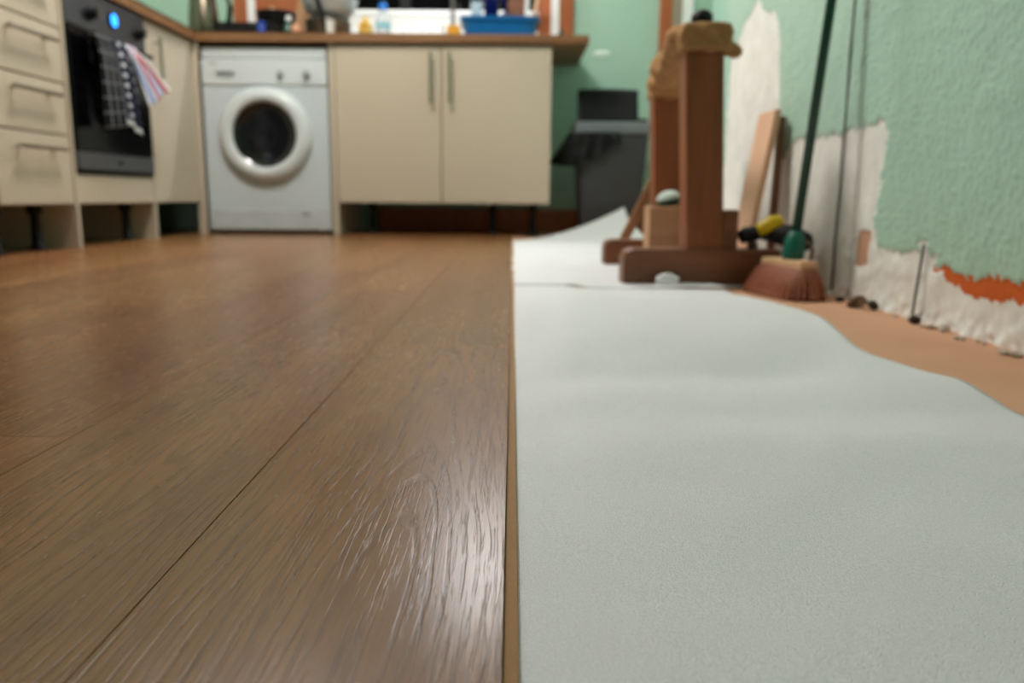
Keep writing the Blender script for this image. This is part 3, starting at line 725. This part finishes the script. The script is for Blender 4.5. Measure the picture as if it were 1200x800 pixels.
t = thing('scouring_sponge', 'green and white scouring sponge lying on the pale timber block', 'sponge', (.415, 2.14, .168))
def halfball(c, rx, ry, rz, z0, z1):
    return lathe([(max(.001, math.sqrt(max(0, 1-(z)**2))), z) for z in [z0+(z1-z0)*i/8 for i in range(9)]], (0, 0, 0), 24)
for nm, z0, z1, m in (('scourer', -.75, .05, plain('scourer_green', (50, 84, 72), .9, 0, .2, 120, .001)), ('foam', .05, .98, plain('sponge_pale', (196, 210, 202), .85, 0, .08, 90, .001))):
    bm = halfball(None, 1, 1, 1, z0, z1); bmesh.ops.scale(bm, vec=(.033, .028, .024), verts=bm.verts)
    bmesh.ops.rotate(bm, cent=(0, 0, 0), matrix=Matrix.Rotation(math.radians(-14), 3, 'Y'), verts=bm.verts)
    bmesh.ops.translate(bm, vec=(.418, 2.135, .186), verts=bm.verts)
    obj(nm, bm, m, t, smooth=True)
o = obj('timber_batten', beam((.335, 2.58, FZ), (.470, 2.50, .30), .030, .022), woodmat('old_batten', (134, 90, 52), (164, 114, 70), .6, 2), bevel=.002)
tag(o, 'thin brown batten leaning against the rear post of the stand', 'batten')
# boards against the wall
o = obj('pine_board', beam((.592, 2.078, SUBZ), (.656, 2.078, .408), .016, .135), M_LIGHTWOOD, bevel=.002)
tag(o, 'pale peach pine board leaning against the white plastered wall', 'board')
o = obj('timber_board', beam((.668, 2.045, SUBZ), (.676, 2.045, .395), .018, .016), woodmat('grey_brown_board', (118, 84, 58), (148, 108, 76), .6, 2), bevel=.002)
tag(o, 'narrow darker brown board upright beside the pale leaning pine board', 'board')

# ------------------------------------------------------------------ hand tool on the foot of the stand
M_TY = plain('yellow_tool_plastic', (255, 208, 8), .35); M_TB = plain('black_rubber', (22, 22, 30), .55)
t = thing('hand_tool', 'black hand tool with a bright yellow collar lying on the stand foot', 'tool', (.56, 1.86, .076))
obj('grip', tube([(.530, 1.85, .098), (.545, 1.845, .108), (.566, 1.84, .112), (.582, 1.84, .112)], [.014, .019, .018, .012], 12), M_TB, t, smooth=True)
obj('collar', tube([(.565, 1.84, .112), (.580, 1.835, .123), (.600, 1.83, .133), (.615, 1.825, .137), (.622, 1.825, .137)], [.014, .016, .021, .020, .010], 14), M_TY, t, smooth=True)
obj('body', tube([(.585, 1.86, .105), (.605, 1.84, .112), (.630, 1.80, .108), (.655, 1.76, .095), (.662, 1.75, .09)], [.010, .022, .026, .022, .010], 14), M_TB, t, smooth=True)
obj('support_head', tube([(.556, 1.845, .112), (.560, 1.842, .090), (.562, 1.84, .077)], [.010, .010, .014], 10), plain('grey_metal_head', (120, 112, 104), .4, 1), t, smooth=True)

# ------------------------------------------------------------------ broom
bc = Vector((.583, 1.645, 0)); dY = Vector((-.26, 1, 0)).normalized(); dX = Vector((dY.y, -dY.x, 0))
t = thing('broom', 'broom with brown bristles and a dark green pole leaning on the wall', 'broom', (bc.x, bc.y, SUBZ))
def loc(a, b, z): v = bc+dX*a+dY*b; return (v.x, v.y, z)
bm = B(); hexa(bm, [loc(-.021, -.067, .046), loc(.021, -.067, .046), loc(.021, .082, .046), loc(-.021, .082, .046), loc(-.020, -.065, .067), loc(.020, -.065, .067), loc(.020, .080, .067), loc(-.020, .080, .067)])
obj('head_block', bm, plain('pale_broom_wood', (222, 178, 140), .55), t, bevel=.005)
def brist(u, v):
    a = 2*math.pi*u; c, s = math.cos(a), math.sin(a); e = .45
    cx = math.copysign(abs(c)**e, c); sy = math.copysign(abs(s)**e, s)
    k = v; wx = .020+(.036 if cx < 0 else .010)*k**.6; ly = (.080 if sy > 0 else .065)+(.036 if sy > 0 else .036)*k**.6
    tuft = 1+.05*math.sin(u*2*math.pi*26)*k+.05*N(u*30, v*3)*k
    return loc(cx*wx*tuft, sy*ly*tuft, .054-(.0545-SUBZ)*(k**1.1)+.012*k*max(0, N(u*20, 3.3))*(1 if k > .9 else 0))
bm = grid(brist, 156, 14); bmesh.ops.remove_doubles(bm, verts=bm.verts, dist=.0004)
bmesh.ops.holes_fill(bm, edges=[e for e in bm.edges if e.is_boundary])
g = G('brown_bristle'); v = g.coord('Object', (220, 220, 18)); f = g.noise(v, 1, 3)
g.bump(f, .8, .002); g.fin(g.mix(f, lin((112, 56, 34)), lin((166, 92, 60))), .6)
obj('bristles', bm, g.m, t, smooth=True)
P0, P1 = Vector((.590, 1.648, .108)), Vector((.630, 1.656, .580)); dp = (P1-P0).normalized()
M_PG = plain('dark_green_pole', (14, 66, 52), .35); M_TEAL = plain('teal_ferrule', (6, 98, 82), .4)
A = P0-dp*.045
obj('ferrule', tube([A, A+dp*.012, A+dp*.040, A+dp*.056, A+dp*.062], [.019, .0225, .0215, .016, .011], 16), M_TEAL, t, smooth=True)
obj('pole', tube([P0, P0+dp*1.16], .0098, 14), M_PG, t, smooth=True)
br = [P0+Vector((.012, 0, -.005)), P0+Vector((.030, .0, -.008)), P0+Vector((.038, 0, -.022)), P0+Vector((.036, 0, -.045))]
obj('brace', tube(br, .004, 8), plain('brass_brace', (120, 92, 60), .5), t, smooth=True)

# ------------------------------------------------------------------ rubble at the foot of the wall
M_RUB = plain('brown_rubble', (112, 84, 64), .9, 0, .3, 60, .003); M_RUBD = plain('dark_rubble', (52, 40, 34), .9, 0, .3, 60, .003); M_RUBW = plain('plaster_crumb', (206, 192, 178), .9, 0, .12, 60, .002)
def chunk(name, x, y, r, mat, label, group=None, sc=(1, 1.3, .7)):
    bm = ball((x, y, SUBZ+r*sc[2]*.85), r, 2, None, sc)
    for v in bm.verts:
        d = (v.co-Vector((x, y, SUBZ+r*sc[2]*.85))); v.co += d*.9*N(v.co.x*60, v.co.y*60, v.co.z*60)
        v.co.z = max(v.co.z, SUBZ)
    return tag(obj(name, bm, mat), label, 'rubble', group)
chunk('rubble', .655, 1.475, .016, M_RUB, 'brown lump of rubble at the wall foot below the pink patch', None, (1, 1.2, .7))
chunk('rubble', .667, 1.432, .011, M_RUBD, 'dark jagged rubble lump touching the wall foot below the plaster', None, (.9, 1.2, 1))
chunk('rubble', .668, 1.285, .010, M_RUBD, 'dark lump of rubble beside the short grey cable stub', None, (.9, 1, 1))
chunk('rubble', .655, 1.555, .010, M_RUBD, 'small dark crumb of rubble beside the broom bristles', None, (1.2, 1, .6))
for i in range(26):
    y = .95+1.25*random.random()*1.0
    if 1.5 < y < 1.9: y -= .55
    r = .0035+.005*random.random()**2
    chunk('plaster_crumb', .655+.022*random.random(), y, r, M_RUBW, 'small pale crumb of plaster along the foot of the stripped wall', 'plaster crumbs along the wall')
bm = ball((.352, 1.768, .006), .026, 3, None, (1.05, .55, .72))
for v in bm.verts:
    v.co += (v.co-Vector((.352, 1.768, .006)))*.30*N(v.co.x*70, v.co.y*70, v.co.z*70); v.co.z = max(v.co.z, SUBZ+.004)
tag(obj('crumpled_paper', bm, M_UPVC), 'small crumpled white paper lying against the front foot of the stand', 'paper')
